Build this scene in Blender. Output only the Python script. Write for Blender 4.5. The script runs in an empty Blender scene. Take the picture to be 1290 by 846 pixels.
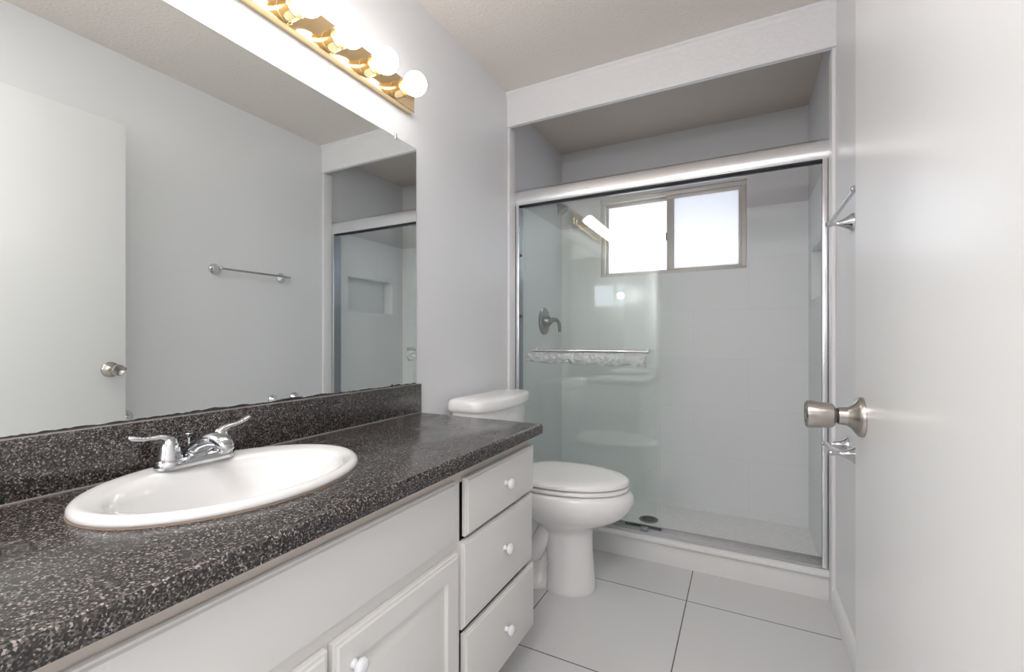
import bpy, bmesh, math, random
from mathutils import Vector, Matrix
random.seed(7)
S = bpy.context.scene
COL = S.collection
PI = math.pi

# ------------------------------------------------------------------ camera, world, lights, exposure
cd = bpy.data.cameras.new('camera')
cam = bpy.data.objects.new('camera', cd)
COL.objects.link(cam)
cam.location = (1.1529, 0.0, 1.0815)
cam.rotation_euler = (PI / 2, 0, math.radians(27.29))
cd.sensor_width = 36
cd.lens = 562.35 / 1290 * 36
cd.shift_y = 5.2 / 1290
cd.clip_start = 0.01
S.camera = cam

wd = bpy.data.worlds.new('world')
S.world = wd
wd.use_nodes = True
wd.node_tree.nodes['Background'].inputs[0].default_value = (0.75, 0.86, 1, 1)
wd.node_tree.nodes['Background'].inputs[1].default_value = 1.0


def area(name, loc, rot, sx, sy, power, color):
    l = bpy.data.lights.new(name, 'AREA')
    l.shape = 'RECTANGLE'
    l.size, l.size_y = sx, sy
    l.energy = power
    l.color = color
    o = bpy.data.objects.new(name, l)
    COL.objects.link(o)
    o.location = loc
    o.rotation_euler = rot
    return o


# daylight outside the shower window, daylight outside the rear window, two added fill lights behind the camera
area('daylight_shower_window', (0.73, 3.62, 1.35), (math.radians(-98), 0, 0), 1.5, 0.9, 15, (0.95, 0.97, 1))
area('daylight_rear_window', (0.68, -2.80, 1.8), (math.radians(90), 0, 0), 1.1, 0.7, 9, (0.95, 0.97, 1))
_l = bpy.data.lights.new('rear_fill_point', 'POINT')  # added fill, placed to show as a bright dot in the shower glass
_l.energy = 32
_l.shadow_soft_size = 0.05
_l.color = (1, 0.995, 0.99)
_o = bpy.data.objects.new('rear_fill_point', _l)
COL.objects.link(_o)
_o.location = (0.50, -2.2, 1.755)
area('rear_fill_overhead', (1.0, -0.36, 2.42), (0, 0, 0), 0.7, 0.6, 17, (1, 0.985, 0.97))  # added overhead fill, kept out of the glass reflections
BULB = 11.0

S.view_settings.view_transform = 'Standard'
S.view_settings.look = 'None'
S.view_settings.exposure = 0.27
S.view_settings.gamma = 1
S.view_settings.use_curve_mapping = False
S.cycles.diffuse_bounces = 8
S.cycles.transparent_max_bounces = 24
S.cycles.glossy_bounces = 8
S.cycles.max_bounces = 16

# ------------------------------------------------------------------ constants (metres): x from mirror wall, y towards the shower
W = 1.486
CEIL = 2.44
YH = 2.176        # face of the header over the shower
YB = 3.013        # back wall of the shower
YR = -2.6         # rear wall behind the camera
CT = 0.796        # counter top
XC = 0.544        # counter front
YE = 1.411        # counter end


# ------------------------------------------------------------------ materials
def mat(name, color=(0.8, 0.8, 0.8), rough=0.5, metal=0.0, spec=0.5, coat=0.0):
    m = bpy.data.materials.new(name)
    m.use_nodes = True
    b = m.node_tree.nodes['Principled BSDF']
    b.inputs['Base Color'].default_value = (*color, 1)
    b.inputs['Roughness'].default_value = rough
    b.inputs['Metallic'].default_value = metal
    b.inputs['Specular IOR Level'].default_value = spec
    b.inputs['Coat Weight'].default_value = coat
    return m


def nn(m, typ, **kw):
    n = m.node_tree.nodes.new(typ)
    for k, v in kw.items():
        setattr(n, k, v)
    return n


def lk(m, a, b):
    m.node_tree.links.new(a, b)


def bsdf(m):
    return m.node_tree.nodes['Principled BSDF']


def coords(m, swiz='xyz', offset=(0, 0, 0), scale=(1, 1, 1)):
    """object coordinates, swizzled, offset and scaled"""
    tc = nn(m, 'ShaderNodeTexCoord')
    sp = nn(m, 'ShaderNodeSeparateXYZ')
    cb = nn(m, 'ShaderNodeCombineXYZ')
    lk(m, tc.outputs['Object'], sp.inputs[0])
    for i, c in enumerate(swiz):
        lk(m, sp.outputs['xyz'.index(c)], cb.inputs[i])
    mp = nn(m, 'ShaderNodeMapping')
    lk(m, cb.outputs[0], mp.inputs['Vector'])
    mp.inputs['Location'].default_value = offset
    mp.inputs['Scale'].default_value = scale
    return mp.outputs[0], sp


def noise_bump(m, scale, strength, dist=0.002, detail=3, rough=0.5, stretch=(1, 1, 1)):
    v, _ = coords(m, 'xyz', (0, 0, 0), stretch)
    n = nn(m, 'ShaderNodeTexNoise')
    n.inputs['Scale'].default_value = scale
    n.inputs['Detail'].default_value = detail
    n.inputs['Roughness'].default_value = rough
    lk(m, v, n.inputs['Vector'])
    b = nn(m, 'ShaderNodeBump')
    b.inputs['Strength'].default_value = strength
    b.inputs['Distance'].default_value = dist
    lk(m, n.outputs[0], b.inputs['Height'])
    lk(m, b.outputs[0], bsdf(m).inputs['Normal'])
    return n


def ramp(m, src, stops, interp='LINEAR'):
    r = nn(m, 'ShaderNodeValToRGB')
    r.color_ramp.interpolation = interp
    e = r.color_ramp.elements
    while len(e) < len(stops):
        e.new(0.5)
    for i, (p, c) in enumerate(stops):
        e[i].position = p
        e[i].color = (*c, 1)
    lk(m, src, r.inputs[0])
    return r.outputs[0]


M = {}
M['paint'] = mat('paint', (0.80, 0.805, 0.825), 0.38)
noise_bump(M['paint'], 90, 0.12, 0.001)
M['taupe'] = mat('taupe_paint', (0.40, 0.385, 0.37), 0.6)
M['trim'] = mat('trim_paint', (0.83, 0.83, 0.84), 0.35)
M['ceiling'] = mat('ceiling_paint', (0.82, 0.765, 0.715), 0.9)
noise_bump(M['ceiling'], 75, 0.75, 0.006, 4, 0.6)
M['alcove_ceiling'] = mat('alcove_ceiling_shaded', (0.52, 0.465, 0.41), 0.9)  # darker copy of the ceiling colour, the alcove's shade painted in
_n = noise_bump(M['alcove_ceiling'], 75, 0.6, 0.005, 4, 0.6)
# embossed border on the header
m = mat('embossed_border', (0.85, 0.85, 0.865), 0.42)
v, _ = coords(m, 'xzy')
wv = nn(m, 'ShaderNodeTexWave', wave_type='RINGS')
wv.inputs['Scale'].default_value = 9
wv.inputs['Distortion'].default_value = 14
wv.inputs['Detail'].default_value = 3
wv.inputs['Detail Scale'].default_value = 2.2
lk(m, v, wv.inputs['Vector'])
bp = nn(m, 'ShaderNodeBump')
bp.inputs['Strength'].default_value = 0.35
bp.inputs['Distance'].default_value = 0.003
lk(m, wv.outputs[1], bp.inputs['Height'])
lk(m, bp.outputs[0], bsdf(m).inputs['Normal'])
M['border'] = m


def tile_mat(name, swiz, loc, bw, bh, base, grout, mortar, rough, offset=0.5, paint_z=None, paint=(0.60, 0.60, 0.61), var=0.02):
    m = mat(name, base, rough)
    v, sp = coords(m, swiz, loc)
    br = nn(m, 'ShaderNodeTexBrick', offset=offset, offset_frequency=2, squash=1.0)
    br.inputs['Scale'].default_value = 1
    br.inputs['Mortar Size'].default_value = mortar
    br.inputs['Mortar Smooth'].default_value = 0.1
    br.inputs['Brick Width'].default_value = bw
    br.inputs['Row Height'].default_value = bh
    br.inputs['Color1'].default_value = (*base, 1)
    br.inputs['Color2'].default_value = (*[c * (1 - var) for c in base], 1)
    br.inputs['Mortar'].default_value = (*grout, 1)
    lk(m, v, br.inputs['Vector'])
    out = br.outputs['Color']
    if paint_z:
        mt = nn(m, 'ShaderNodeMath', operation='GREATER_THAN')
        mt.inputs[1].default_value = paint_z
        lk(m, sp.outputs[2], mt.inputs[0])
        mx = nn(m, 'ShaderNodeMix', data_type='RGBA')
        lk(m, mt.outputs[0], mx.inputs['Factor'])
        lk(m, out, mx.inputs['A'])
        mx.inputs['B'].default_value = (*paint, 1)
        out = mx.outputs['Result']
    lk(m, out, bsdf(m).inputs['Base Color'])
    bp = nn(m, 'ShaderNodeBump', invert=True)
    bp.inputs['Strength'].default_value = 0.14
    bp.inputs['Distance'].default_value = 0.001
    lk(m, br.outputs['Fac'], bp.inputs['Height'])
    lk(m, bp.outputs[0], bsdf(m).inputs['Normal'])
    return m


WT = (0.765, 0.785, 0.795)
WG = (0.715, 0.73, 0.74)
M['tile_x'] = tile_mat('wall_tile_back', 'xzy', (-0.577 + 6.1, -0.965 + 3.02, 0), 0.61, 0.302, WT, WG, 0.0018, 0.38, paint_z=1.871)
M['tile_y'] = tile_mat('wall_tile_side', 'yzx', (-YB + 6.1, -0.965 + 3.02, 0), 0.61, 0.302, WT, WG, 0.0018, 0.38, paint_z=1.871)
M['floor'] = tile_mat('floor_tile', 'xyz', (-0.405 + 5.42, -1.422 + 5.57, 0), 0.542, 0.557, (0.67, 0.67, 0.672), (0.10, 0.095, 0.09), 0.0022, 0.16, offset=0.0, var=0.012)
M['mosaic'] = tile_mat('shower_mosaic', 'xyz', (2, 2, 0), 0.027, 0.027, (0.84, 0.845, 0.85), (0.76, 0.76, 0.76), 0.0022, 0.4, var=0.06)
M['curb'] = mat('curb_tile', (0.76, 0.76, 0.76), 0.22)
# faint cloudy veins on the floor tile
m = M['floor']
nv = nn(m, 'ShaderNodeTexNoise')
nv.inputs['Scale'].default_value = 3.5
nv.inputs['Detail'].default_value = 8
tcx, _ = coords(m, 'xyz')
lk(m, tcx, nv.inputs['Vector'])
lk(m, ramp(m, nv.outputs[0], [(0.35, (0.13, 0.13, 0.13)), (0.75, (0.26, 0.26, 0.26))]), bsdf(m).inputs['Roughness'])

# speckled dark countertop
m = mat('speckled_laminate', (0.1, 0.1, 0.1), 0.24, spec=0.75)
v, _ = coords(m, 'xyz')
vo = nn(m, 'ShaderNodeTexVoronoi')
vo.inputs['Scale'].default_value = 430
lk(m, v, vo.inputs['Vector'])
sx = nn(m, 'ShaderNodeSeparateColor')
lk(m, vo.outputs['Color'], sx.inputs[0])
c1 = ramp(m, sx.outputs[0], [(0.0, (0.010, 0.009, 0.009)), (0.36, (0.026, 0.0215, 0.0205)), (0.58, (0.072, 0.060, 0.057)),
                             (0.79, (0.135, 0.122, 0.117)), (0.92, (0.29, 0.26, 0.245))], 'CONSTANT')
lk(m, c1, bsdf(m).inputs['Base Color'])
nz = nn(m, 'ShaderNodeTexNoise')
nz.inputs['Scale'].default_value = 9
nz.inputs['Detail'].default_value = 5
lk(m, v, nz.inputs['Vector'])
lk(m, ramp(m, nz.outputs[0], [(0.35, (0.16, 0.16, 0.16)), (0.7, (0.30, 0.30, 0.30))]), bsdf(m).inputs['Roughness'])
nz2 = nn(m, 'ShaderNodeTexNoise')
nz2.inputs['Scale'].default_value = 420
lk(m, v, nz2.inputs['Vector'])
bp = nn(m, 'ShaderNodeBump')
bp.inputs['Strength'].default_value = 0.06
bp.inputs['Distance'].default_value = 0.0005
lk(m, nz2.outputs[0], bp.inputs['Height'])
lk(m, bp.outputs[0], bsdf(m).inputs['Normal'])
M['counter'] = m
M['edge_band'] = mat('laminate_edge', (0.30, 0.27, 0.26), 0.4)

M['cabinet'] = mat('cabinet_paint', (0.745, 0.735, 0.72), 0.38)
noise_bump(M['cabinet'], 14, 0.08, 0.002, 4, 0.5, (1, 1, 0.25))
M['gap'] = mat('cabinet_gap_shade', (0.05, 0.043, 0.04), 0.8)
M['tan_rail'] = mat('cabinet_top_rail', (0.62, 0.56, 0.50), 0.5)  # tan, somewhat darker than the cabinet colour
M['ceramic'] = mat('white_ceramic', (0.86, 0.857, 0.857), 0.10, spec=0.5, coat=0.4)
M['basin'] = mat('basin_ceramic', (0.77, 0.765, 0.765), 0.10, spec=0.5, coat=0.4)
M['knob'] = mat('white_knob', (0.84, 0.845, 0.87), 0.12, coat=0.3)
M['door'] = mat('door_paint', (0.84, 0.84, 0.845), 0.30)
noise_bump(M['door'], 110, 0.16, 0.0012, 3)
M['chrome'] = mat('chrome', (0.66, 0.67, 0.685), 0.05, 1.0)
M['faucet_chrome'] = mat('faucet_chrome', (0.56, 0.57, 0.585), 0.045, 1.0)
M['nickel'] = mat('satin_nickel', (0.44, 0.41, 0.375), 0.26, 1.0)
M['pewter'] = mat('brushed_shower_metal', (0.30, 0.295, 0.285), 0.30, 1.0)
M['alu'] = mat('bright_aluminium', (0.86, 0.865, 0.885), 0.24, 1.0)
M['alu_dull'] = mat('dull_aluminium', (0.58, 0.58, 0.59), 0.5, 1.0)
M['dark'] = mat('dark_gasket', (0.035, 0.037, 0.04), 0.6)
M['jamb_grey'] = mat('grey_channel', (0.30, 0.33, 0.36), 0.4, 0.6)
M['brass'] = mat('polished_brass', (0.86, 0.66, 0.38), 0.10, 1.0)
M['win_frame'] = mat('window_aluminium', (0.60, 0.565, 0.535), 0.45, 0.25)
M['screw'] = mat('dark_screw', (0.12, 0.10, 0.09), 0.5, 0.6)
M['mirror'] = mat('mirror_silver', (0.87, 0.90, 0.885), 0.0, 1.0)
M['mirror_edge'] = mat('mirror_edge', (0.06, 0.085, 0.08), 0.3)
M['clip'] = mat('mirror_clip', (0.75, 0.72, 0.70), 0.25, 0.8)
M['sealant'] = mat('aged_sealant', (0.22, 0.16, 0.12), 0.6)

m = bpy.data.materials.new('bulb_glow')
m.use_nodes = True
m.node_tree.nodes.clear()
e = nn(m, 'ShaderNodeEmission')
e.inputs[0].default_value = (1, 0.968, 0.93, 1)
e.inputs[1].default_value = BULB
lk(m, e.outputs[0], nn(m, 'ShaderNodeOutputMaterial').inputs[0])
M['bulb'] = m


def glass(name, tint, haze=0.0, rough=0.0, bump=None, gain=1.0):
    """clear sheet glass: tinted transparency plus Fresnel reflection, the same from both sides"""
    m = bpy.data.materials.new(name)
    m.use_nodes = True
    m.node_tree.nodes.clear()
    tr = nn(m, 'ShaderNodeBsdfTransparent')
    tr.inputs[0].default_value = (*tint, 1)
    gl = nn(m, 'ShaderNodeBsdfGlossy')
    gl.inputs['Roughness'].default_value = rough
    geo = nn(m, 'ShaderNodeNewGeometry')
    mr = nn(m, 'ShaderNodeMapRange')
    mr.inputs['To Min'].default_value = 1.52
    mr.inputs['To Max'].default_value = 1 / 1.52
    lk(m, geo.outputs['Backfacing'], mr.inputs['Value'])
    fr = nn(m, 'ShaderNodeFresnel')
    lk(m, mr.outputs[0], fr.inputs['IOR'])
    g = nn(m, 'ShaderNodeMath', operation='MULTIPLY', use_clamp=True)
    g.inputs[1].default_value = gain
    lk(m, fr.outputs[0], g.inputs[0])
    mx = nn(m, 'ShaderNodeMixShader')
    lk(m, g.outputs[0], mx.inputs[0])
    last = tr.outputs[0]
    if haze:
        df = nn(m, 'ShaderNodeBsdfDiffuse')
        df.inputs[0].default_value = (0.85, 0.87, 0.87, 1)
        hz = nn(m, 'ShaderNodeMixShader')
        hz.inputs[0].default_value = haze
        lk(m, last, hz.inputs[1])
        lk(m, df.outputs[0], hz.inputs[2])
        last = hz.outputs[0]
    lk(m, last, mx.inputs[1])
    lk(m, gl.outputs[0], mx.inputs[2])
    if bump:
        nz = nn(m, 'ShaderNodeTexNoise')
        nz.inputs['Scale'].default_value = bump
        nz.inputs['Detail'].default_value = 3
        nz.inputs['Distortion'].default_value = 1.5
        v, _ = coords(m, 'xyz', (0, 0, 0), (0.4, 1, 1))
        lk(m, v, nz.inputs['Vector'])
        b = nn(m, 'ShaderNodeBump')
        b.inputs['Strength'].default_value = 1
        b.inputs['Distance'].default_value = 0.02
        lk(m, nz.outputs[0], b.inputs['Height'])
        lk(m, b.outputs[0], gl.inputs['Normal'])
        lk(m, b.outputs[0], fr.inputs['Normal'])
    lk(m, mx.outputs[0], nn(m, 'ShaderNodeOutputMaterial').inputs[0])
    return m


M['glass'] = glass('shower_glass', (0.982, 0.996, 0.988))
M['film'] = glass('plastic_film', (0.96, 0.965, 0.965), 0.16, 0.06, 38, 2.8)

# frosted window pane: pebbled, lets light through diffusely
m = bpy.data.materials.new('frosted_pane')
m.use_nodes = True
m.node_tree.nodes.clear()
tl = nn(m, 'ShaderNodeBsdfTranslucent')
tl.inputs[0].default_value = (0.93, 0.93, 0.95, 1)
gl = nn(m, 'ShaderNodeBsdfGlossy')
gl.inputs['Roughness'].default_value = 0.25
vo = nn(m, 'ShaderNodeTexVoronoi')
vo.inputs['Scale'].default_value = 170
v, _ = coords(m, 'xyz')
lk(m, v, vo.inputs['Vector'])
b = nn(m, 'ShaderNodeBump')
b.inputs['Strength'].default_value = 0.35
b.inputs['Distance'].default_value = 0.002
lk(m, vo.outputs[0], b.inputs['Height'])
lk(m, b.outputs[0], gl.inputs['Normal'])
lk(m, b.outputs[0], tl.inputs['Normal'])
mx = nn(m, 'ShaderNodeMixShader')
mx.inputs[0].default_value = 0.06
lk(m, tl.outputs[0], mx.inputs[1])
lk(m, gl.outputs[0], mx.inputs[2])
lk(m, mx.outputs[0], nn(m, 'ShaderNodeOutputMaterial').inputs[0])
M['pane'] = m
# insect screen: fine grey mesh, mostly open
m = bpy.data.materials.new('insect_screen')
m.use_nodes = True
m.node_tree.nodes.clear()
tr = nn(m, 'ShaderNodeBsdfTransparent')
df = nn(m, 'ShaderNodeBsdfDiffuse')
df.inputs[0].default_value = (0.10, 0.10, 0.11, 1)
mx = nn(m, 'ShaderNodeMixShader')
mx.inputs[0].default_value = 0.28
lk(m, tr.outputs[0], mx.inputs[1])
lk(m, df.outputs[0], mx.inputs[2])
lk(m, mx.outputs[0], nn(m, 'ShaderNodeOutputMaterial').inputs[0])
M['screen'] = m


# ------------------------------------------------------------------ mesh helpers
class MB:
    def __init__(self):
        self.bm = bmesh.new()

    def box(self, x0, x1, y0, y1, z0, z1, bev=0.0, seg=2, mi=0):
        t = bmesh.new()
        bmesh.ops.create_cube(t, size=1)
        for v in t.verts:
            v.co = Vector(((x0 + x1) / 2 + v.co.x * (x1 - x0), (y0 + y1) / 2 + v.co.y * (y1 - y0), (z0 + z1) / 2 + v.co.z * (z1 - z0)))
        if bev:
            bmesh.ops.bevel(t, geom=t.edges[:], offset=bev, segments=seg, profile=0.5, affect='EDGES')
        self._add(t, mi)
        return self

    def _add(self, t, mi=0):
        bmesh.ops.recalc_face_normals(t, faces=t.faces[:])
        for f in t.faces:
            f.material_index = mi
        me = bpy.data.meshes.new('tmp')
        t.to_mesh(me)
        t.free()
        self.bm.from_mesh(me)
        bpy.data.meshes.remove(me)

    def rings(self, rings, cap0=True, cap1=True, closed=True, mi=0):
        """loft through rings of equal length"""
        t = bmesh.new()
        vs = [[t.verts.new(p) for p in r] for r in rings]
        n = len(rings[0])
        for a, b in zip(vs, vs[1:]):
            for i in range(n if closed else n - 1):
                j = (i + 1) % n
                try:
                    t.faces.new((a[i], a[j], b[j], b[i]))
                except ValueError:
                    pass
        if cap0:
            t.faces.new(list(reversed(vs[0])))
        if cap1:
            t.faces.new(vs[-1])
        self._add(t, mi)
        return self

    def lathe(self, origin, axis, prof, n=40, cap0=True, cap1=True, mi=0):
        """prof: (distance along axis, radius)"""
        ax = Vector(axis).normalized()
        up = Vector((0, 0, 1)) if abs(ax.z) < 0.9 else Vector((1, 0, 0))
        u = ax.cross(up).normalized()
        w = ax.cross(u)
        o = Vector(origin)
        rr = [[o + ax * d + (u * math.cos(2 * PI * i / n) + w * math.sin(2 * PI * i / n)) * max(r, 1e-4) for i in range(n)] for d, r in prof]
        return self.rings(rr, cap0, cap1, True, mi)

    def tube(self, pts, radii, n=16, flat=None, mi=0):
        """tube through points; flat=(axis vector, factor) squashes the section"""
        P = [Vector(p) for p in pts]
        if not isinstance(radii, (list, tuple)):
            radii = [radii] * len(P)
        rr = []
        T0 = (P[1] - P[0]).normalized()
        up = Vector((0, 0, 1)) if abs(T0.z) < 0.9 else Vector((1, 0, 0))
        u = T0.cross(up).normalized()
        for i, p in enumerate(P):
            T = (P[min(i + 1, len(P) - 1)] - P[max(i - 1, 0)]).normalized()
            u = (u - T * u.dot(T)).normalized()
            w = T.cross(u)
            ring = []
            for k in range(n):
                a = 2 * PI * k / n
                off = (u * math.cos(a) + w * math.sin(a)) * radii[i]
                if flat:
                    fa = Vector(flat[0]).normalized()
                    off = off - fa * off.dot(fa) * (1 - flat[1])
                ring.append(p + off)
            rr.append(ring)
        return self.rings(rr, True, True, True, mi)

    def prism(self, poly, axis, a0, a1, bev=0.0, mi=0):
        """extrude a polygon (list of 2-D points in the two other axes, in order) along axis from a0 to a1"""
        def P(p, a):
            return {'x': (a, p[0], p[1]), 'y': (p[0], a, p[1]), 'z': (p[0], p[1], a)}[axis]
        t = bmesh.new()
        A = [t.verts.new(P(p, a0)) for p in poly]
        B = [t.verts.new(P(p, a1)) for p in poly]
        n = len(poly)
        t.faces.new(A)
        t.faces.new(list(reversed(B)))
        for i in range(n):
            t.faces.new((A[i], B[i], B[(i + 1) % n], A[(i + 1) % n]))
        bmesh.ops.recalc_face_normals(t, faces=t.faces[:])
        if bev:
            bmesh.ops.bevel(t, geom=t.edges[:], offset=bev, segments=2, profile=0.5, affect='EDGES')
        self._add(t, mi)
        return self

    def build(self, name, mats, parent=None, smooth=35, subsurf=0):
        """link as ONE mesh object, with its origin at its parent's origin (or at its own base when it has none)"""
        if not isinstance(mats, (list, tuple)):
            mats = [mats]
        me = bpy.data.meshes.new(name)
        if parent is not None:
            org = Vector(parent.get('_w', parent.location))
        else:
            org = Vector((0, 0, 0))
        for v in self.bm.verts:
            v.co -= org
        self.bm.to_mesh(me)
        self.bm.free()
        for m in mats:
            me.materials.append(m)
        if smooth:
            for p in me.polygons:
                p.use_smooth = True
            if smooth < 180:
                me.set_sharp_from_angle(angle=math.radians(smooth))
        o = bpy.data.objects.new(name, me)
        COL.objects.link(o)
        if parent is not None:
            o.parent = parent
            o['_w'] = tuple(org)
        if subsurf:
            s = o.modifiers.new('subsurf', 'SUBSURF')
            s.levels = s.render_levels = subsurf
        return o


def thing(name, label, cat, loc, group=None):
    o = bpy.data.objects.new(name, None)
    COL.objects.link(o)
    o.location = loc
    o.empty_display_size = 0.05
    o['label'] = label
    o['category'] = cat
    o['_w'] = tuple(loc)
    if group:
        o['group'] = group
    return o


def struct(name, mb, mats, **kw):
    o = mb.build(name, mats, **kw)
    o['kind'] = 'structure'
    return o


def ell(cx, cy, a, b, z, n=64, p=2.0, pf=None):
    """(super)ellipse ring in the xy plane"""
    out = []
    for i in range(n):
        t = 2 * PI * i / n
        c, s = math.cos(t), math.sin(t)
        out.append(Vector((cx + a * math.copysign(abs(c) ** (2 / p), c), cy + b * math.copysign(abs(s) ** (2 / p), s), z)))
    return out


def rrect(x0, x1, y0, y1, r, z, n=8):
    out = []
    for cx, cy, a0 in ((x1 - r, y1 - r, 0), (x0 + r, y1 - r, 90), (x0 + r, y0 + r, 180), (x1 - r, y0 + r, 270)):
        for k in range(n + 1):
            a = math.radians(a0 + 90 * k / n)
            out.append(Vector((cx + r * math.cos(a), cy + r * math.sin(a), z)))
    return out


# ------------------------------------------------------------------ room shell
T = 0.12
struct('floor', MB().box(-T, W + T, YR - T, 2.25, -0.1, 0), M['floor'])
struct('floor_shower', MB().box(0, W, 2.32, YB, -0.06, 0.02), M['mosaic'])
struct('ceiling', MB().box(-T, W + T, YR - T, YH + 0.02, CEIL, CEIL + 0.1), M['ceiling'])
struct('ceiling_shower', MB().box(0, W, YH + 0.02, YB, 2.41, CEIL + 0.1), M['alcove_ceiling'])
struct('wall_left', MB().box(-T, 0, YR - T, YH + 0.03, 0, CEIL), M['paint'])
struct('wall_right', MB().box(W, W + T, YR - T, YH + 0.03, 0, CEIL), M['paint'])
# shower side walls (the right one holds a recessed niche)
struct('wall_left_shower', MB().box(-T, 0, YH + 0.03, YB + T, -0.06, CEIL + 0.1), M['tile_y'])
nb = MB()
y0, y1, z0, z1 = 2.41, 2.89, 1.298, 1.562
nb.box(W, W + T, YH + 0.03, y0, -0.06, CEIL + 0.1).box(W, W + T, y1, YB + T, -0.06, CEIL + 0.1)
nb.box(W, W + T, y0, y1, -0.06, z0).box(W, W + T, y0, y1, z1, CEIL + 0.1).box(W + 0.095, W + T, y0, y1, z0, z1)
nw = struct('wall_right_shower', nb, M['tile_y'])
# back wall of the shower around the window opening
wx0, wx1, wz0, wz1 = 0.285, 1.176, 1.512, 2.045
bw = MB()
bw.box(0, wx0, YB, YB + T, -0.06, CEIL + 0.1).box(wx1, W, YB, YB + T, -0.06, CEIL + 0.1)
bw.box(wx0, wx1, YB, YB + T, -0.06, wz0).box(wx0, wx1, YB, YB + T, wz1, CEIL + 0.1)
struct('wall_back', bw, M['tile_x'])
# rear wall behind the camera, with a window
rx0, rx1, rz0, rz1 = 0.29, 1.075, 1.60, 2.03
rw = MB()
rw.box(0, rx0, YR - T, YR, 0, CEIL).box(rx1, W, YR - T, YR, 0, CEIL).box(rx0, rx1, YR - T, YR, 0, rz0).box(rx0, rx1, YR - T, YR, rz1, CEIL)
struct('wall_rear', rw, M['taupe'])

# header over the shower: embossed strip with a small moulding at its top and a bead at its foot
hb = MB().box(0, W, YH, YH + 0.018, 2.253, CEIL)
hb.prism([(YH, CEIL), (YH - 0.016, CEIL), (YH - 0.014, CEIL - 0.008), (YH - 0.006, CEIL - 0.014), (YH - 0.004, CEIL - 0.024), (YH, CEIL - 0.028)], 'x', 0, W)
hb.box(0, W, YH - 0.004, YH + 0.004, 2.253, 2.262, 0.002)
struct('trim_1', hb, M['border'])
# narrow white trim on both edges of the opening, from the header down to the floor
struct('trim_2', MB().box(0.0, 0.014, YH + 0.002, YH + 0.075, 0, 2.253, 0.003), M['trim'])
struct('trim_3', MB().box(W - 0.014, W, YH + 0.002, YH + 0.075, 0, 2.253, 0.003), M['trim'])
# curb with a bullnose
cb = MB().box(0.0, W, 2.25, 2.335, -0.06, 0.118, 0.003)
cb.prism([(2.25, 0.093), (2.237, 0.097), (2.231, 0.106), (2.232, 0.116), (2.240, 0.124), (2.252, 0.127), (2.30, 0.127), (2.30, 0.093)], 'x', 0.0, W)
struct('trim_4', cb, M['curb'])
# baseboards
prof = [(W, 0), (W - 0.014, 0), (W - 0.014, 0.065), (W - 0.010, 0.080), (W - 0.004, 0.090), (W, 0.092)]
struct('baseboard_right', MB().prism(prof, 'y', YR, YH + 0.004), M['trim'])
struct('baseboard_left', MB().prism([(W - x, z) for x, z in prof], 'y', 1.40, YH + 0.004), M['trim'])


def slider_window(name, x0, x1, z0, z1, yf, dirn, screen):
    """two-sash aluminium slider, frame face at yf, outside towards dirn"""
    fr = MB()
    d0, d1 = sorted((yf, yf + dirn * 0.07))
    f = 0.026
    fr.box(x0, x1, d0, d1, z1 - f, z1, 0.002).box(x0, x1, d0, d1, z0, z0 + f * 0.7, 0.002)
    fr.box(x0, x0 + f, d0, d1, z0 + f * 0.7, z1 - f, 0.002).box(x1 - f, x1, d0, d1, z0 + f * 0.7, z1 - f, 0.002)
    root = struct(name, fr, M['win_frame'])
    root['_w'] = (0, 0, 0)
    xm = x0 + (x1 - x0) * 0.5
    for k, (a, b, off) in enumerate(((x0 + f, xm + 0.004, 0.040), (xm - 0.014, x1 - f, 0.010))):
        s = 0.017 if k else 0.022
        e0, e1 = sorted((yf + dirn * off, yf + dirn * (off + 0.022)))
        za, zb = z0 + f * 0.7, z1 - f
        sb = MB().box(a, b, e0, e1, za, za + 0.014, 0.0015).box(a, b, e0, e1, zb - 0.022, zb, 0.0015)
        if k:
            sb.box(a, a + 0.044, e0, e1, za + 0.014, zb - 0.022, 0.0015).box(b - s, b, e0, e1, za + 0.014, zb - 0.022, 0.0015)
        else:
            sb.box(a, a + 0.016, e0, e1, za + 0.014, zb - 0.022, 0.0015).box(b - s, b, e0, e1, za + 0.014, zb - 0.022, 0.0015)
        so = sb.build('sash', M['win_frame'], root)
        ym = (e0 + e1) / 2
        MB().box(a + 0.008, b - 0.008, ym - 0.002, ym + 0.002, za + 0.007, zb - 0.010).build('pane', M['pane'], so)
    if screen:
        y2 = yf + dirn * 0.066
        MB().box(xm, x1 - f, y2 - 0.001, y2 + 0.001, z0 + f * 0.7, z1 - f).build('insect_screen', M['screen'], root)
    lt = MB().box(xm - 0.020, xm - 0.012, *sorted((yf + dirn * 0.012, yf + dirn * 0.03)), z0 + 0.22, z0 + 0.27, 0.002)
    lt.build('latch', M['dark'], root)
    return root


slider_window('window_1', wx0, wx1, wz0, wz1, YB + 0.018, 1, True)
slider_window('window_2', rx0, rx1, rz0, rz1, YR - 0.018, -1, False)

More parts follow.
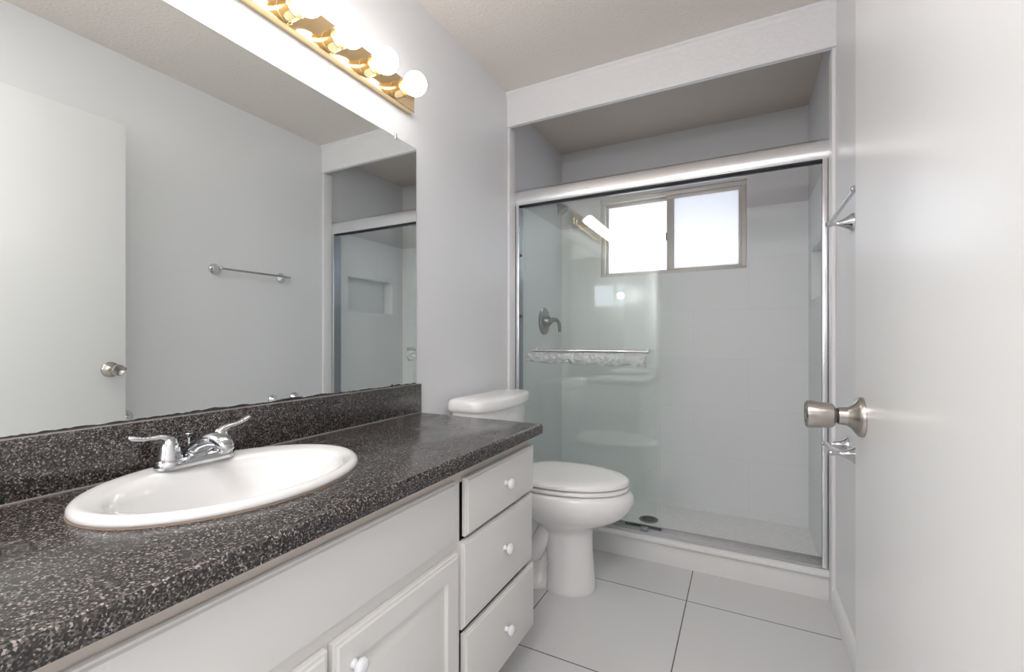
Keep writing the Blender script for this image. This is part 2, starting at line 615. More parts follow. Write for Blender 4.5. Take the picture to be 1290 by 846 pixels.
# ------------------------------------------------------------------ open door at the right
DX = 1.3326
dm = MB().box(DX, DX + 0.035, 0.12, 0.9915, 0.012, 2.05, 0.0015)
door = struct('door_1', dm, M['door'])
door['_w'] = (0, 0, 0)
KY, KZ = 0.936, 0.952
kn = MB()
kn.lathe((DX, KY, KZ), (-1, 0, 0), [(0, 0.0335), (0.004, 0.0335), (0.007, 0.032), (0.010, 0.028), (0.016, 0.020), (0.022, 0.0155), (0.034, 0.0145)], 48)
rose = kn.build('rosette', M['nickel'], door, smooth=30)
MB().lathe((DX - 0.034, KY, KZ), (-1, 0, 0), [(0, 0.0125), (0.004, 0.0125)], 40).build('collar', M['dark'], rose)
MB().lathe((DX - 0.038, KY, KZ), (-1, 0, 0), [(0, 0.016), (0.004, 0.0205), (0.012, 0.0215), (0.036, 0.0240), (0.041, 0.0235), (0.043, 0.021), (0.0415, 0.017),
                                              (0.037, 0.011), (0.036, 0.006), (0.0375, 0.0055), (0.0375, 0.001)], 48).build('door_knob', M['nickel'], door)
MB().box(DX + 0.008, DX + 0.027, 0.9913, 0.9921, KZ - 0.03, KZ + 0.03).box(DX + 0.012, DX + 0.023, 0.9915, 1.000, KZ - 0.008, KZ + 0.008, 0.002).build('latch', M['nickel'], door)
for hz in (0.25, 1.05, 1.82):
    hg = MB().lathe((DX + 0.005, 0.112, hz), (0, 0, 1), [(0, 0.006), (0.09, 0.006)], 16)
    hg.build('hinge', M['nickel'], door)

# ------------------------------------------------------------------ mirror
mr = thing('wall_mirror', 'wide frameless mirror on the left wall above the dark backsplash', 'mirror', (0, 0.62, 0.91))
MB().box(0.0005, 0.0055, -0.32, 1.397, 0.9105, 1.838).build('backing', M['mirror_edge'], mr)
MB().box(0.0055, 0.0062, -0.3185, 1.3955, 0.912, 1.8365).build('mirror_glass', M['mirror'], mr)
for (yy, zz, sg) in ((1.279, 1.838, 1), (0.42, 1.838, 1)):
    c = MB().box(0.0005, 0.009, yy - 0.005, yy + 0.005, zz - 0.009, zz + 0.014, 0.002)
    c.lathe((0.009, yy, zz + 0.007), (1, 0, 0), [(0, 0.004), (0.002, 0.003)], 14)
    c.build('clip', M['clip'], mr)
MB().box(0.0005, 0.009, 1.255, 1.263, 0.9085, 0.918, 0.001).build('clip', M['screw'], mr)

de = MB()
low, high = [], []
n_e = 420
h_e = 0.002
for i in range(n_e + 1):
    yy = -0.315 + i / n_e * (1.392 + 0.315)
    top = 0.0065 if 0.55 < yy < 1.30 else 0.0030
    h_e = min(top, max(0.0010, h_e + random.uniform(-0.0013, 0.0013)))
    low.append((yy, 0.9106))
    high.append((yy, 0.9115 + h_e))
de.rings([[(xx, *p) for p in low + high[::-1]] for xx in (0.0060, 0.00645)])
de.build('worn_edge', M['dark'], mr)

# ------------------------------------------------------------------ vanity light bar
LX = 0.03
y_a, y_b = 0.104, 1.358
vl = thing('vanity_light', 'long polished brass light bar with a row of lit globe bulbs above the mirror', 'wall light', (0, (y_a + y_b) / 2, 1.95))
pl = MB()
pl.box(0.0005, LX, y_a, y_b, 1.955, 2.058, 0.004, 3)
pl.build('back_plate', M['brass'], vl)
MB().box(LX - 0.004, LX + 0.001, y_a + 0.001, y_b - 0.001, 1.9545, 1.960, 0.002).build('rim', M['brass'], vl)
for i in range(8):
    by = 1.250 - 0.1468 * i
    bz = 1.990
    so = MB().lathe((LX, by, bz), (1, 0, 0), [(0, 0.031), (0.003, 0.031), (0.005, 0.0285), (0.040, 0.0285), (0.043, 0.030), (0.045, 0.029), (0.043, 0.025), (0.012, 0.024)], 36, True, True)
    sk = so.build('socket_cup', M['brass'], vl)
    prof = [(0, 0.012), (0.008, 0.016), (0.016, 0.026)]
    R = 0.0405
    c0 = 0.052
    for k in range(3, 15):
        a = PI - PI * k / 14
        prof.append((c0 + R * math.cos(a), R * math.sin(a)))
    prof = [q for j, q in enumerate(prof) if j < 3 or q[0] > 0.018]
    MB().lathe((LX + 0.040, by, bz), (1, 0, 0), prof, 32).build('globe_bulb', M['bulb'], vl, smooth=180)

# ------------------------------------------------------------------ vanity cabinet
YL = -0.33     # left end
YC = 1.388     # right end of the cabinet box
XF = 0.500     # face frame front
vc = thing('vanity_cabinet', 'long off-white bathroom vanity cabinet under the dark speckled countertop', 'cabinet', (0.25, 0.6, 0))
bx = MB()
bx.box(0.001, XF - 0.02, YC - 0.018, YC, 0.088, 0.760).box(0.001, XF - 0.02, YL, YL + 0.018, 0.0, 0.760)
bx.box(0.001, XF - 0.08, YL, YC, 0.0, 0.09)
bx.box(0.001, XF - 0.02, YL, YC, 0.088, 0.104)
bx.box(0.001, 0.008, YL, YC, 0.1, 0.76)
bx.build('carcass', M['cabinet'], vc)
ff = MB()
MB().box(XF - 0.02, XF, YL, YC, 0.712, 0.760).build('top_rail', M['tan_rail'], vc)
ff.box(XF - 0.02, XF, YL, YC, 0.088, 0.106)
ff.box(XF - 0.02, XF, 0.930, 0.9665, 0.106, 0.712).box(XF - 0.02, XF, YC - 0.024, YC, 0.106, 0.712).box(XF - 0.02, XF, YL, YL + 0.03, 0.106, 0.712)
ff.box(XF - 0.02, XF, YL + 0.03, 0.930, 0.540, 0.585).box(XF - 0.02, XF, 0.535, 0.565, 0.106, 0.540).box(XF - 0.02, XF, 0.11, 0.15, 0.106, 0.540)
ff.build('face_frame', M['cabinet'], vc)
MB().box(XF - 0.040, XF - 0.024, YL + 0.02, YC - 0.02, 0.105, 0.755).build('gap_shade_panel', M['gap'], vc)  # near-black sheet standing in for the shade behind the front gaps


def knob_at(x, y, z, parent, mt=None):
    return MB().lathe((x, y, z), (1, 0, 0), [(0, 0.0085), (0.003, 0.008), (0.007, 0.0065), (0.011, 0.0085), (0.015, 0.0145), (0.019, 0.0160), (0.0235, 0.0145), (0.027, 0.009), (0.028, 0.002)], 32).build('knob', mt or M['knob'], parent, smooth=60)


def slab_front(x0, x1, ya, yb, za, zb):
    """overlay front whose face edge has a small stepped bevel"""
    def rect(x, i):
        return [(x, ya + i, za + i), (x, yb - i, za + i), (x, yb - i, zb - i), (x, ya + i, zb - i)]
    b = MB()
    b.rings([rect(x0, 0.0), rect(x1 - 0.0075, 0.0), rect(x1 - 0.0045, 0.002), rect(x1 - 0.004, 0.0055), rect(x1 - 0.0005, 0.0085), rect(x1, 0.0105)])
    return b


for (dx, ya, yb, za, zb, kz) in ((0.0035, 0.974, 1.3925, 0.571, 0.7235, 0.6525), (0.000, 0.962, 1.3905, 0.334, 0.5605, 0.456), (0.004, 0.966, 1.3935, 0.106, 0.3225, 0.2135)):
    dr = slab_front(XF + 0.0005 + dx, XF + 0.0165 + dx, ya, yb, za, zb).build('drawer', M['cabinet'], vc, smooth=20)
    knob_at(XF + 0.0165 + dx, 1.186, kz, dr)
fp = slab_front(XF + 0.0005, XF + 0.0125, YL + 0.02, 0.9375, 0.570, 0.7255).build('false_front', M['cabinet'], vc, smooth=20)


def raised_door(ya, yb, za, zb):
    x0, x1 = XF + 0.0008, XF + 0.019
    def rect(x, i, top=0.0):
        return [(x, ya + i, za + i), (x, yb - i, za + i), (x, yb - i, zb - i), (x, ya + i, zb - i)]
    b = MB()
    b.rings([rect(x0, 0), rect(x1 - 0.0075, 0), rect(x1 - 0.004, 0.002), rect(x1 - 0.0035, 0.006), rect(x1, 0.0095), rect(x1, 0.052), rect(x1 - 0.003, 0.054),
             rect(x1 - 0.0075, 0.058), rect(x1 - 0.0075, 0.064), rect(x1 - 0.001, 0.088), rect(x1 - 0.0005, 0.090)])
    return b.build('cabinet_door', M['cabinet'], vc, smooth=20)


d = raised_door(0.553, 0.943, 0.104, 0.545)
knob_at(XF + 0.019, 0.596, 0.488, d)
d = raised_door(-0.290, 0.112, 0.104, 0.545)
knob_at(XF + 0.019, 0.070, 0.488, d)
d = raised_door(0.148, 0.541, 0.104, 0.545)
knob_at(XF + 0.019, 0.499, 0.488, d)

# ------------------------------------------------------------------ countertop with backsplash and sink cut-out
SX, SY, SA, SB_ = 0.232, 0.557, 0.203, 0.256     # sink centre and half axes
ct = thing('countertop', 'dark grey and black speckled countertop with low backsplash on the vanity', 'countertop', (0.25, 0.6, 0.762))
t = bmesh.new()
n = 72
hole = [(SX + (SA - 0.02) * math.cos(2 * PI * i / n), SY + (SB_ - 0.02) * math.sin(2 * PI * i / n)) for i in range(n)]
x0, x1, yl, yr = 0.001, XC, YL - 0.01, YE


def outer(p, ins=0.0):
    """point of the (inset) outline seen from the sink centre through p"""
    dx, dy = p[0] - SX, p[1] - SY
    s = 1e9
    for lim, dd, c in ((x1 - ins, dx, SX), (x0, dx, SX), (yr - ins, dy, SY), (yl, dy, SY)):
        if abs(dd) > 1e-9:
            q = (lim - c) / dd
            if q > 0:
                s = min(s, q)
    return (SX + dx * s, SY + dy * s)


angs = sorted(set([math.atan2((p[1] - SY), (p[0] - SX)) for p in hole] + [math.atan2(cy - SY, cx - SX) for cx in (x0, x1) for cy in (yl, yr)]))
hole = [(SX + (SA - 0.02) * math.cos(a) * 1.0, SY + (SB_ - 0.02) * math.sin(a)) for a in angs]
far = [(SX + math.cos(a), SY + math.sin(a)) for a in angs]
zt, zb_ = CT, 0.762
rs = []
rs.append([(hx, hy, zb_) for hx, hy in hole])
rs.append([(hx, hy, zt) for hx, hy in hole])
rs.append([(*outer(p, 0.010), zt) for p in far])
rs.append([(*outer(p, 0.005), zt - 0.0012) for p in far])
rs.append([(*outer(p, 0.0015), zt - 0.005) for p in far])
rs.append([(*outer(p, 0.0), zt - 0.010) for p in far])
rs.append([(*outer(p, 0.0), zb_) for p in far])
rs.append(rs[0])
cm = MB()
cm.rings(rs, False, False)
bmesh.ops.remove_doubles(cm.bm, verts=cm.bm.verts[:], dist=1e-5)
cm.build('worktop', M['counter'], ct, smooth=50)
bs = MB().box(0.001, 0.021, yl, YE, CT + 0.0003, 0.908, 0.0015)
bs.build('backsplash', M['counter'], ct)
MB().box(0.021, 0.0235, yl, YE - 0.001, CT + 0.0001, CT + 0.0026).box(0.001, 0.0195, yl, YE, 0.9078, 0.9088).build('seam', M['edge_band'], ct)

# ------------------------------------------------------------------ oval drop-in sink
sk = thing('sink', 'white oval drop-in sink set in the dark speckled countertop', 'sink', (SX, SY, CT))
IX, IA, IB = SX + 0.018, 0.152, 0.205
rg = []
N = 96
def R_(cx, a, b, z):
    return ell(cx, SY, a, b, z, N)
rg.append(R_(IX - 0.010, 0.030, 0.032, CT - 0.146))
rg.append(R_(IX - 0.006, IA - 0.070, IB - 0.100, CT - 0.136))
rg.append(R_(IX - 0.002, IA - 0.032, IB - 0.048, CT - 0.110))
rg.append(R_(IX, IA - 0.011, IB - 0.018, CT - 0.062))
rg.append(R_(SX + 0.012, IA + 0.006, IB + 0.006, CT - 0.018))
rg.append(R_(SX + 0.010, IA + 0.010, IB + 0.012, CT + 0.0006))
rg.append(R_(SX, SA - 0.006, SB_ - 0.006, CT + 0.0008))
rg.append(R_(SX, SA, SB_, CT + 0.003))
rg.append(R_(SX, SA + 0.001, SB_ + 0.001, CT + 0.007))
rg.append(R_(SX, SA - 0.001, SB_ - 0.001, CT + 0.0125))
rg.append(R_(SX, SA - 0.006, SB_ - 0.006, CT + 0.0165))
rg.append(R_(SX, SA - 0.012, SB_ - 0.012, CT + 0.0178))
rg.append(R_(SX + 0.004, SA - 0.020, SB_ - 0.018, CT + 0.0170))
rg.append(R_(IX - 0.004, IA + 0.016, IB + 0.020, CT + 0.0145))
rg.append(R_(IX - 0.002, IA + 0.008, IB + 0.010, CT + 0.0125))
rg.append(R_(IX, IA, IB, CT + 0.004))
rg.append(R_(IX, IA - 0.008, IB - 0.010, CT - 0.016))
rg.append(R_(IX, IA - 0.020, IB - 0.028, CT - 0.060))
rg.append(R_(IX - 0.002, IA - 0.042, IB - 0.058, CT - 0.100))
rg.append(R_(IX - 0.006, IA - 0.080, IB - 0.110, CT - 0.124))
rg.append(R_(IX - 0.010, 0.030, 0.032, CT - 0.134))
rg.append(R_(IX - 0.010, 0.024, 0.024, CT - 0.138))
MB().rings(rg, True, True).build('basin', M['basin'], sk, smooth=80)
MB().lathe((IX - 0.010, SY, CT - 0.138), (0, 0, 1), [(0, 0.022), (0.003, 0.022), (0.004, 0.019), (0.003, 0.012), (0.006, 0.011), (0.007, 0.002)], 28).build('drain', M['chrome'], sk)
se = MB()
se.rings([R_(SX, SA + 0.0016, SB_ + 0.0016, CT + 0.0002), R_(SX, SA + 0.0010, SB_ + 0.0010, CT + 0.0022), R_(SX, SA - 0.004, SB_ - 0.004, CT + 0.0030)], False, False)
se.build('sealant_bead', M['sealant'], sk, smooth=80)

# ------------------------------------------------------------------ faucet
FZ = CT + 0.0165
FX, FY = 0.080, 0.557
fc = thing('faucet', 'chrome two-handle faucet standing on the back rim of the sink', 'faucet', (FX, FY, FZ))
base = []
for z, ex in ((0, 0.0), (0.003, 0.0005), (0.013, -0.001), (0.018, -0.004), (0.020, -0.009)):
    ring = []
    for k in range(64):
        a = 2 * PI * k / 64
        r = 0.0265 + ex
        c, s = math.cos(a), math.sin(a)
        sy = 0.0525 * (1 if s > 1e-6 else -1)
        pinch = 1 - 0.16 * math.exp(-(((FY + sy + r * s) - FY) / 0.03) ** 2)
        ring.append((FX + r * c * pinch, FY + sy + r * s, FZ + z))
    base.append(ring)
MB().rings(base).build('base_plate', M['faucet_chrome'], fc, smooth=60)
# spout: broad wedge that rises from the base and reaches over the bowl
sp = []
for (px, pz, hw, hh) in ((FX - 0.020, 0.012, 0.026, 0.006), (FX - 0.010, 0.020, 0.0265, 0.010), (FX + 0.012, 0.034, 0.0225, 0.016), (FX + 0.040, 0.048, 0.0185, 0.0165), (FX + 0.070, 0.056, 0.0165, 0.0155),
                         (FX + 0.095, 0.056, 0.016, 0.0145), (FX + 0.112, 0.051, 0.0150, 0.0125), (FX + 0.120, 0.047, 0.0115, 0.009), (FX + 0.123, 0.045, 0.005, 0.004)):
    ring = []
    for k in range(28):
        a = 2 * PI * k / 28
        c, s = math.cos(a), math.sin(a)
        ring.append((px - 0.25 * hh * s, FY + hw * math.copysign(abs(c) ** 0.8, c), FZ + pz + hh * math.copysign(abs(s) ** 0.85, s)))
    sp.append(ring)
spo = MB().rings(sp)
spo.box(FX - 0.020, FX + 0.020, FY - 0.022, FY + 0.022, FZ + 0.004, FZ + 0.026, 0.006)
spo = spo.build('spout', M['faucet_chrome'], fc, smooth=60)
MB().lathe((FX + 0.106, FY, FZ + 0.044), (0, 0, -1), [(0, 0.0105), (0.010, 0.0105), (0.012, 0.008)], 24).build('aerator', M['faucet_chrome'], spo)
for sgn in (-1, 1):
    hy = FY + sgn * 0.0515
    h = MB()
    h.lathe((FX, hy, FZ + 0.018), (0, 0, 1), [(0, 0.0235), (0.004, 0.0232), (0.007, 0.0222), (0.020, 0.0195), (0.034, 0.0155), (0.042, 0.0125), (0.047, 0.008), (0.049, 0.002)], 32)
    hub = h.build('handle', M['faucet_chrome'], fc, smooth=60)
    dirv = Vector((-0.10 if sgn < 0 else -0.02, sgn * 1.0, 0)).normalized()
    pts, rad = [], []
    for (s, z, r) in ((-0.006, 0.038, 0.0105), (0.006, 0.046, 0.0115), (0.018, 0.050, 0.0095), (0.032, 0.0515, 0.0080), (0.046, 0.054, 0.0082), (0.058, 0.0585, 0.0092), (0.066, 0.0625, 0.0092), (0.070, 0.0645, 0.0060)):
        zz = z if sgn > 0 else z - max(0, s - 0.02) * 0.15
        pts.append((FX + dirv.x * s, hy + dirv.y * s, FZ + 0.018 + zz))
        rad.append(r)
    MB().tube(pts, rad, 18, ((0, 0, 1), 0.55)).build('lever', M['faucet_chrome'], hub, smooth=80)
MB().lathe((FX - 0.030, FY, FZ + 0.001), (0, 0, 1), [(0, 0.003), (0.050, 0.003), (0.051, 0.0045), (0.056, 0.0075), (0.059, 0.0085), (0.061, 0.0075), (0.062, 0.002)], 20).build('lift_rod', M['faucet_chrome'], fc)

# ------------------------------------------------------------------ toilet
TY = 1.815
TILT = math.radians(5)
tl = thing('toilet', 'white two-piece toilet with closed lid between vanity and shower', 'toilet', (0.10, TY, 0))


def egg(xb, xf, hw, z, n=64, back=2.6, front=2.0, wid=0.44):
    """elongated outline: squarer at the back xb, rounder at the front xf; widest at fraction wid of the length"""
    xc = xb + (xf - xb) * wid
    out = []
    for i in range(n):
        t = 2 * PI * i / n
        c, s = math.cos(t), math.sin(t)
        p = front if c > 0 else back
        a = (xf - xc) if c > 0 else (xc - xb)
        out.append(Vector((xc + a * math.copysign(abs(c) ** (2 / p), c), BY + hw * math.copysign(abs(s) ** (2 / p), s), z)))
    return out


BY = TY + 0.028     # the bowl sits a little nearer to the shower than the tank
bw = MB()
# front column and bowl
bw.rings([egg(0.378, 0.590, 0.098, 0.0, back=3), egg(0.377, 0.593, 0.100, 0.010, back=3), egg(0.382, 0.590, 0.097, 0.030, back=3), egg(0.384, 0.584, 0.093, 0.100, back=3),
          egg(0.378, 0.578, 0.091, 0.180, back=3), egg(0.372, 0.578, 0.092, 0.245, back=3), egg(0.345, 0.585, 0.100, 0.272), egg(0.315, 0.622, 0.120, 0.292),
          egg(0.275, 0.680, 0.150, 0.315), egg(0.245, 0.724, 0.174, 0.345), egg(0.228, 0.747, 0.188, 0.378), egg(0.222, 0.754, 0.193, 0.405), egg(0.224, 0.750, 0.191, 0.426), egg(0.230, 0.738, 0.184, 0.440), egg(0.24, 0.725, 0.174, 0.444)])
# trapway body behind the column, and its foot
bw.rings([ell(0.25, BY, 0.155, 0.098, 0.0, 48, 3.2), ell(0.25, BY, 0.155, 0.098, 0.018, 48, 3.2), ell(0.25, BY, 0.148, 0.088, 0.030, 48, 3.2), ell(0.26, BY, 0.145, 0.060, 0.07, 48, 2.6),
          ell(0.27, BY, 0.150, 0.056, 0.16, 48, 2.6), ell(0.27, BY, 0.160, 0.066, 0.26, 48, 2.6), ell(0.26, BY, 0.19, 0.105, 0.34, 48, 2.6), ell(0.24, BY, 0.20, 0.125, 0.39, 48, 3)])
# S-shaped trap bulging on both sides
for sg in (-1, 1):
    bw.tube([(0.42, BY + sg * 0.045, 0.33), (0.37, BY + sg * 0.052, 0.22), (0.33, BY + sg * 0.054, 0.14), (0.28, BY + sg * 0.054, 0.12), (0.23, BY + sg * 0.054, 0.17), (0.19, BY + sg * 0.052, 0.255),
             (0.14, BY + sg * 0.050, 0.28), (0.11, BY + sg * 0.048, 0.19), (0.10, BY + sg * 0.046, 0.06)], [0.038, 0.040, 0.040, 0.040, 0.040, 0.042, 0.042, 0.040, 0.038], 20)
# deck under the tank
bw.rings([rrect(0.03, 0.30, BY - 0.10, BY + 0.10, 0.03, 0.335), rrect(0.025, 0.31, BY - 0.135, BY + 0.135, 0.04, 0.38), rrect(0.022, 0.31, BY - 0.155, BY + 0.155, 0.04, 0.415), rrect(0.022, 0.30, BY - 0.158, BY + 0.158, 0.04, 0.435), rrect(0.028, 0.295, BY - 0.152, BY + 0.152, 0.04, 0.441)])
bw.build('bowl', M['ceramic'], tl, smooth=50)
st = MB()
st.rings([egg(0.245, 0.722, 0.174, 0.4475), egg(0.236, 0.733, 0.182, 0.4505), egg(0.236, 0.733, 0.182, 0.462), egg(0.242, 0.727, 0.176, 0.4655)])
st.build('seat', M['ceramic'], tl, smooth=60)
MB().rings([egg(0.262, 0.705, 0.158, 0.4655), egg(0.262, 0.705, 0.158, 0.4705)]).rings([egg(0.262, 0.705, 0.158, 0.444), egg(0.262, 0.705, 0.158, 0.4475)]).build('bumper', M['dark'], tl)  # dark inset plates that paint the shade in the seat and lid gaps
ld = MB()
ld.rings([egg(0.242, 0.726, 0.178, 0.4705), egg(0.236, 0.734, 0.186, 0.4735), egg(0.236, 0.734, 0.186, 0.484), egg(0.241, 0.729, 0.181, 0.4905), egg(0.253, 0.717, 0.170, 0.4945), egg(0.29, 0.67, 0.135, 0.4965), egg(0.35, 0.59, 0.08, 0.497)])
ld.build('lid', M['ceramic'], tl, smooth=60)
for sg in (-1, 1):
    MB().box(0.212, 0.252, BY + sg * 0.075 - 0.018, BY + sg * 0.075 + 0.018, 0.441, 0.484, 0.006, 3).build('hinge', M['ceramic'], tl)
    MB().lathe((0.23, BY + sg * 0.083, 0.018), (0, 0, 1), [(0, 0.015), (0.012, 0.014), (0.020, 0.009), (0.022, 0.002)], 20).build('bolt_cap', M['ceramic'], tl)


def tank_ring(x0, x1, hw, r, z, bow=0.0):
    pts = rrect(x0, x1, TY - hw, TY + hw, r, z, 10)
    out = []
    for i, p in enumerate(pts):       # subdivide the long front edge so that the bow is smooth
        q = pts[(i + 1) % len(pts)]
        out.append(p)
        if (q - p).length > 0.1:
            out += [p.lerp(q, k / 8) for k in range(1, 8)]
    for p in out:
        if p.x > (x0 + x1) / 2 - 0.03:
            f = min(1, max(0, (p.x - (x0 + x1) / 2 + 0.03) / 0.05))
            p.x += f * bow * (1 - min(1, abs(p.y - TY) / hw) ** 2)
    piv = Vector((0.10, TY, z))
    return [piv + Matrix.Rotation(-TILT, 3, 'Z') @ (p - piv) for p in out]


tk = MB()
tk.rings([tank_ring(0.048, 0.160, 0.180, 0.03, 0.442, 0.020), tank_ring(0.044, 0.166, 0.200, 0.03, 0.47, 0.030), tank_ring(0.040, 0.174, 0.226, 0.03, 0.64, 0.040), tank_ring(0.038, 0.178, 0.240, 0.03, 0.776, 0.046)])
tk.build('tank', M['ceramic'], tl, smooth=50)
tt = MB()
tt.rings([tank_ring(0.034, 0.182, 0.246, 0.03, 0.7765, 0.050), tank_ring(0.028, 0.188, 0.252, 0.034, 0.780, 0.052), tank_ring(0.026, 0.191, 0.255, 0.035, 0.792, 0.052), tank_ring(0.027, 0.190, 0.254, 0.035, 0.815, 0.052),
          tank_ring(0.031, 0.185, 0.248, 0.034, 0.825, 0.051), tank_ring(0.042, 0.172, 0.234, 0.03, 0.831, 0.048), tank_ring(0.060, 0.152, 0.20, 0.025, 0.8345, 0.04), tank_ring(0.085, 0.13, 0.12, 0.015, 0.8355, 0.02)])
tt.build('tank_lid', M['ceramic'], tl, smooth=60)
tl.rotation_euler.z = TILT

# ------------------------------------------------------------------ sliding shower door
sd = thing('shower_door', 'sliding glass shower door with silver frame across the shower opening', 'shower door', (W / 2, 2.29, 0.127))
YD = 2.245
ra = MB()
pf = [(YD + 0.004, 1.838), (YD, 1.845), (YD - 0.001, 1.868), (YD + 0.001, 1.895), (YD + 0.006, 1.912), (YD + 0.015, 1.924), (YD + 0.028, 1.929), (YD + 0.072, 1.929), (YD + 0.076, 1.924), (YD + 0.076, 1.838),
      (YD + 0.070, 1.838), (YD + 0.070, 1.90), (YD + 0.012, 1.90), (YD + 0.012, 1.838)]
ra.prism(pf, 'x', 0.0005, W - 0.0005)
ra.build('top_rail', M['alu'], sd, smooth=40)
MB().box(0.02, W - 0.02, YD + 0.0125, YD + 0.0145, 1.833, 1.8405).box(0.02, W - 0.02, YD + 0.030, YD + 0.033, 1.832, 1.842).build('gasket', M['dark'], sd)
tr = MB()
tr.box(0.004, W - 0.004, YD + 0.003, YD + 0.078, 0.1275, 0.132, 0.001)
tr.box(0.004, W - 0.004, YD + 0.003, YD + 0.006, 0.132, 0.140).box(0.004, W - 0.004, YD + 0.040, YD + 0.043, 0.132, 0.141).box(0.004, W - 0.004, YD + 0.074, YD + 0.078, 0.132, 0.147)
tr.build('bottom_track', M['alu_dull'], sd)
for side in (0, 1):
    def X(a):
        return W - a if side else a
    j = MB()
    a, b = sorted((X(0.0145), X(0.030)))
    j.box(min(X(0.0005), X(0.018)), max(X(0.0005), X(0.018)), YD + 0.076, YD + 0.079, 0.132, 1.838)
    j.box(*sorted((X(0.0145), X(0.0185))), YD + 0.002, YD + 0.076, 0.132, 1.838)
    j.box(*sorted((X(0.0145), X(0.036))), YD + 0.002, YD + 0.006, 0.132, 1.838, 0.001)
    jo = j.build('side_jamb', M['alu'], sd)
    MB().box(*sorted((X(0.0185), X(0.030))), YD + 0.008, YD + 0.072, 0.141, 1.832).build('jamb_channel', M['jamb_grey'], jo)
    if side == 0:
        for zz in (1.556, 1.216):
            MB().lathe((0.047, YD + 0.009, zz), (0, -1, 0), [(0, 0.0085), (0.004, 0.0085), (0.006, 0.005)], 14).build('bumper', M['screw'], jo)
p1 = MB().box(0.034, 0.797, YD + 0.020, YD + 0.026, 0.143, 1.842, 0.0008, 1).build('glass_panel', M['glass'], sd, smooth=0)
p2 = MB().box(0.034, 0.775, YD + 0.052, YD + 0.058, 0.143, 1.842, 0.0008, 1).build('glass_panel', M['glass'], sd, smooth=0)
tb = MB()
by = YD - 0.030
tb.tube([(0.118, by, 1.026), (0.753, by, 1.026)], 0.0085, 20)
tbo = tb.build('towel_bar', M['chrome'], p1)
for xx in (0.135, 0.738):
    MB().lathe((xx, YD + 0.020, 1.026), (0, -1, 0), [(0, 0.012), (0.004, 0.012), (0.006, 0.007), (0.044, 0.007)], 20).build('bracket', M['chrome'], tbo)
for xx in (0.72,):
    MB().box(xx - 0.017, xx + 0.017, YD + 0.010, YD + 0.034, 0.132, 0.156, 0.003).build('panel_guide', M['jamb_grey'], sd)
MB().box(0.62, 0.797, YD + 0.050, YD + 0.060, 0.141, 0.150, 0.001).build('bottom_seal', M['dark'], p2)

# crumpled clear plastic wrapping left under the towel bar
nx, nz_ = 46, 8
t = bmesh.new()
grid = []
for i in range(nx + 1):
    row = []
    for k in range(nz_ + 1):
        u, w = i / nx, k / nz_
        x = 0.112 + u * (0.742 - 0.112)
        low = 0.960 - 0.008 * u + 0.004 * math.sin(u * 23) + (0.006 if u < 0.04 else 0)
        z = 1.016 + (low - 1.016) * w
        y = by - 0.002 - 0.010 * math.sin(w * PI) + 0.0055 * math.sin(u * 47 + w * 5) * (0.3 + w) + 0.004 * math.sin(u * 91 - w * 9) + random.uniform(-0.0015, 0.0015)
        row.append(t.verts.new((x, y - 0.009 + 0.004 * w, z)))
    grid.append(row)
for i in range(nx):
    for k in range(nz_):
        t.faces.new((grid[i][k], grid[i + 1][k], grid[i + 1][k + 1], grid[i][k + 1]))
fm = MB()
fm._add(t)
wrap = fm.build('plastic_wrap', M['film'])
sol = wrap.modifiers.new('solid', 'SOLIDIFY')
sol.thickness = 0.0006
wrap['label'] = 'crumpled clear plastic wrap hanging under the bar of the shower glass'
wrap['category'] = 'plastic wrap'

# ------------------------------------------------------------------ shower fittings
sv = thing('shower_valve', 'brushed grey shower valve with curved lever on the left shower wall', 'shower valve', (0, 2.69, 1.205))
MB().lathe((0.0005, 2.69, 1.205), (1, 0, 0), [(0, 0.088), (0.004, 0.088), (0.009, 0.082), (0.012, 0.070), (0.013, 0.04), (0.016, 0.034), (0.040, 0.030), (0.046, 0.026), (0.048, 0.004)], 48).build('escutcheon', M['pewter'], sv)
MB().tube([(0.042, 2.69, 1.20), (0.060, 2.70, 1.215), (0.075, 2.725, 1.215), (0.083, 2.745, 1.195), (0.086, 2.752, 1.165), (0.086, 2.752, 1.135)], [0.016, 0.015, 0.013, 0.012, 0.012, 0.010], 18).build('lever', M['pewter'], sv, smooth=80)
sh = thing('showerhead', 'grey shower head on a short arm high on the left shower wall', 'shower head', (0, 2.74, 2.00))
MB().lathe((0.0005, 2.74, 2.00), (1, 0, 0), [(0, 0.028), (0.004, 0.027), (0.010, 0.014), (0.012, 0.011)], 28).build('flange', M['pewter'], sh)
MB().tube([(0.005, 2.74, 2.00), (0.04, 2.74, 2.00), (0.062, 2.74, 1.994), (0.082, 2.74, 1.976)], 0.010, 16).build('arm', M['pewter'], sh)
ax = (0.55, 0.0, -0.83)
MB().lathe((0.077, 2.74, 1.980), ax, [(0, 0.013), (0.012, 0.016), (0.020, 0.018), (0.035, 0.026), (0.060, 0.041), (0.070, 0.042), (0.073, 0.039), (0.071, 0.005)], 36).build('head', M['pewter'], sh)
dr = thing('shower_drain', 'round grey metal drain in the shower floor', 'drain', (0.66, 2.72, 0.02))
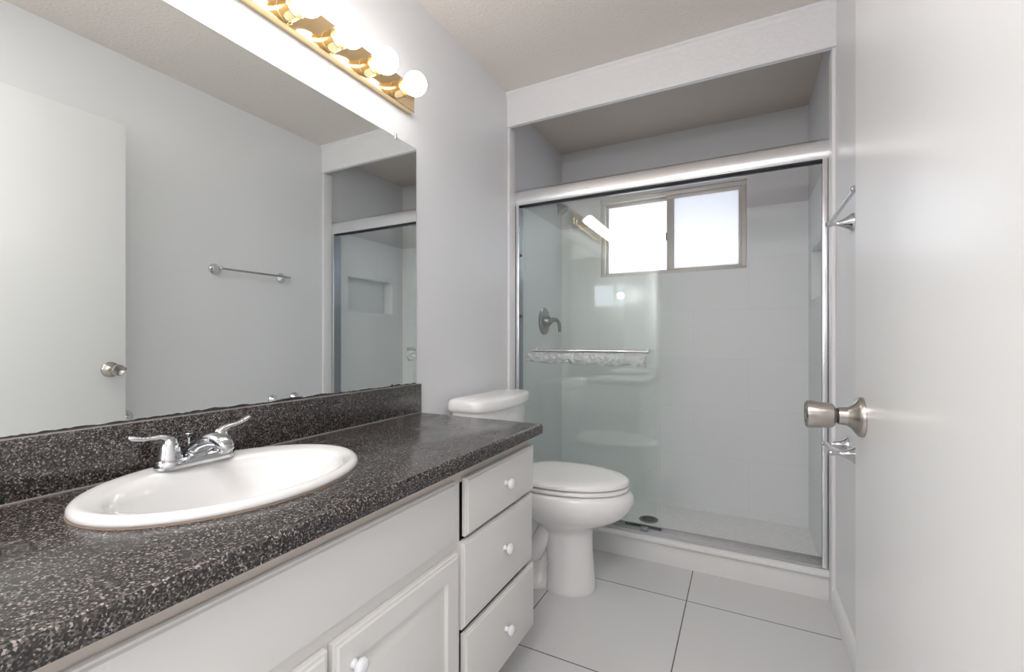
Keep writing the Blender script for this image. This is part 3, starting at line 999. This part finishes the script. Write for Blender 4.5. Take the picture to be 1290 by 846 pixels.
MB().lathe((0.66, 2.72, 0.0201), (0, 0, 1), [(0, 0.056), (0.002, 0.056), (0.004, 0.052), (0.003, 0.046)], 40).build('ring', M['pewter'], dr)
gr = MB().lathe((0.66, 2.72, 0.0203), (0, 0, 1), [(0, 0.045), (0.0028, 0.045)], 40)
gr.build('grate', M['alu_dull'], dr)
for k in range(10):
    a = 2 * PI * k / 10
    MB().lathe((0.66 + 0.028 * math.cos(a), 2.72 + 0.028 * math.sin(a), 0.0229), (0, 0, 1), [(0, 0.0055), (0.0006, 0.0055)], 10).build('drain_hole', M['dark'], dr)


# ------------------------------------------------------------------ chrome accessories on the right wall
def post(y, z, parent, proj=0.066, r=0.031):
    return MB().lathe((W - 0.0005, y, z), (-1, 0, 0), [(0, r), (0.004, r), (0.008, r * 0.94), (0.018, r * 0.66), (0.030, r * 0.42), (0.045, 0.0075), (proj - 0.006, 0.0068), (proj - 0.004, 0.0085),
                                                        (proj + 0.004, 0.0098), (proj + 0.010, 0.0085), (proj + 0.013, 0.004), (proj + 0.0135, 0.001)], 32).build('post', M['chrome'], parent, smooth=60)


tw = thing('towel_bar', 'long chrome towel bar high on the right wall beside the shower', 'towel bar', (W, 1.66, 1.478))
post(1.455, 1.478, tw)
post(1.862, 1.478, tw)
MB().tube([(W - 0.070, 1.440, 1.478), (W - 0.070, 1.877, 1.478)], 0.0068, 18).build('bar', M['chrome'], tw)
ph = thing('paper_holder', 'short chrome toilet paper holder low on the right wall opposite the toilet', 'toilet paper holder', (W, 1.88, 0.708))
post(1.805, 0.708, ph)
post(1.955, 0.708, ph)
MB().tube([(W - 0.066, 1.800, 0.708), (W - 0.066, 1.960, 0.708)], 0.0085, 18).build('roller', M['chrome'], ph)
hk = thing('wall_bumper', 'small round chrome wall bumper just past the door edge, seen at mirror bottom', 'wall bumper', (W, 1.04, 0.715))
MB().lathe((W - 0.0005, 1.045, 0.712), (-1, 0, 0), [(0, 0.036), (0.005, 0.036), (0.012, 0.032), (0.022, 0.018), (0.030, 0.012), (0.034, 0.002)], 32).build('rosette', M['chrome'], hk, smooth=60)

for o in bpy.data.objects:
    if '_w' in o:
        del o['_w']
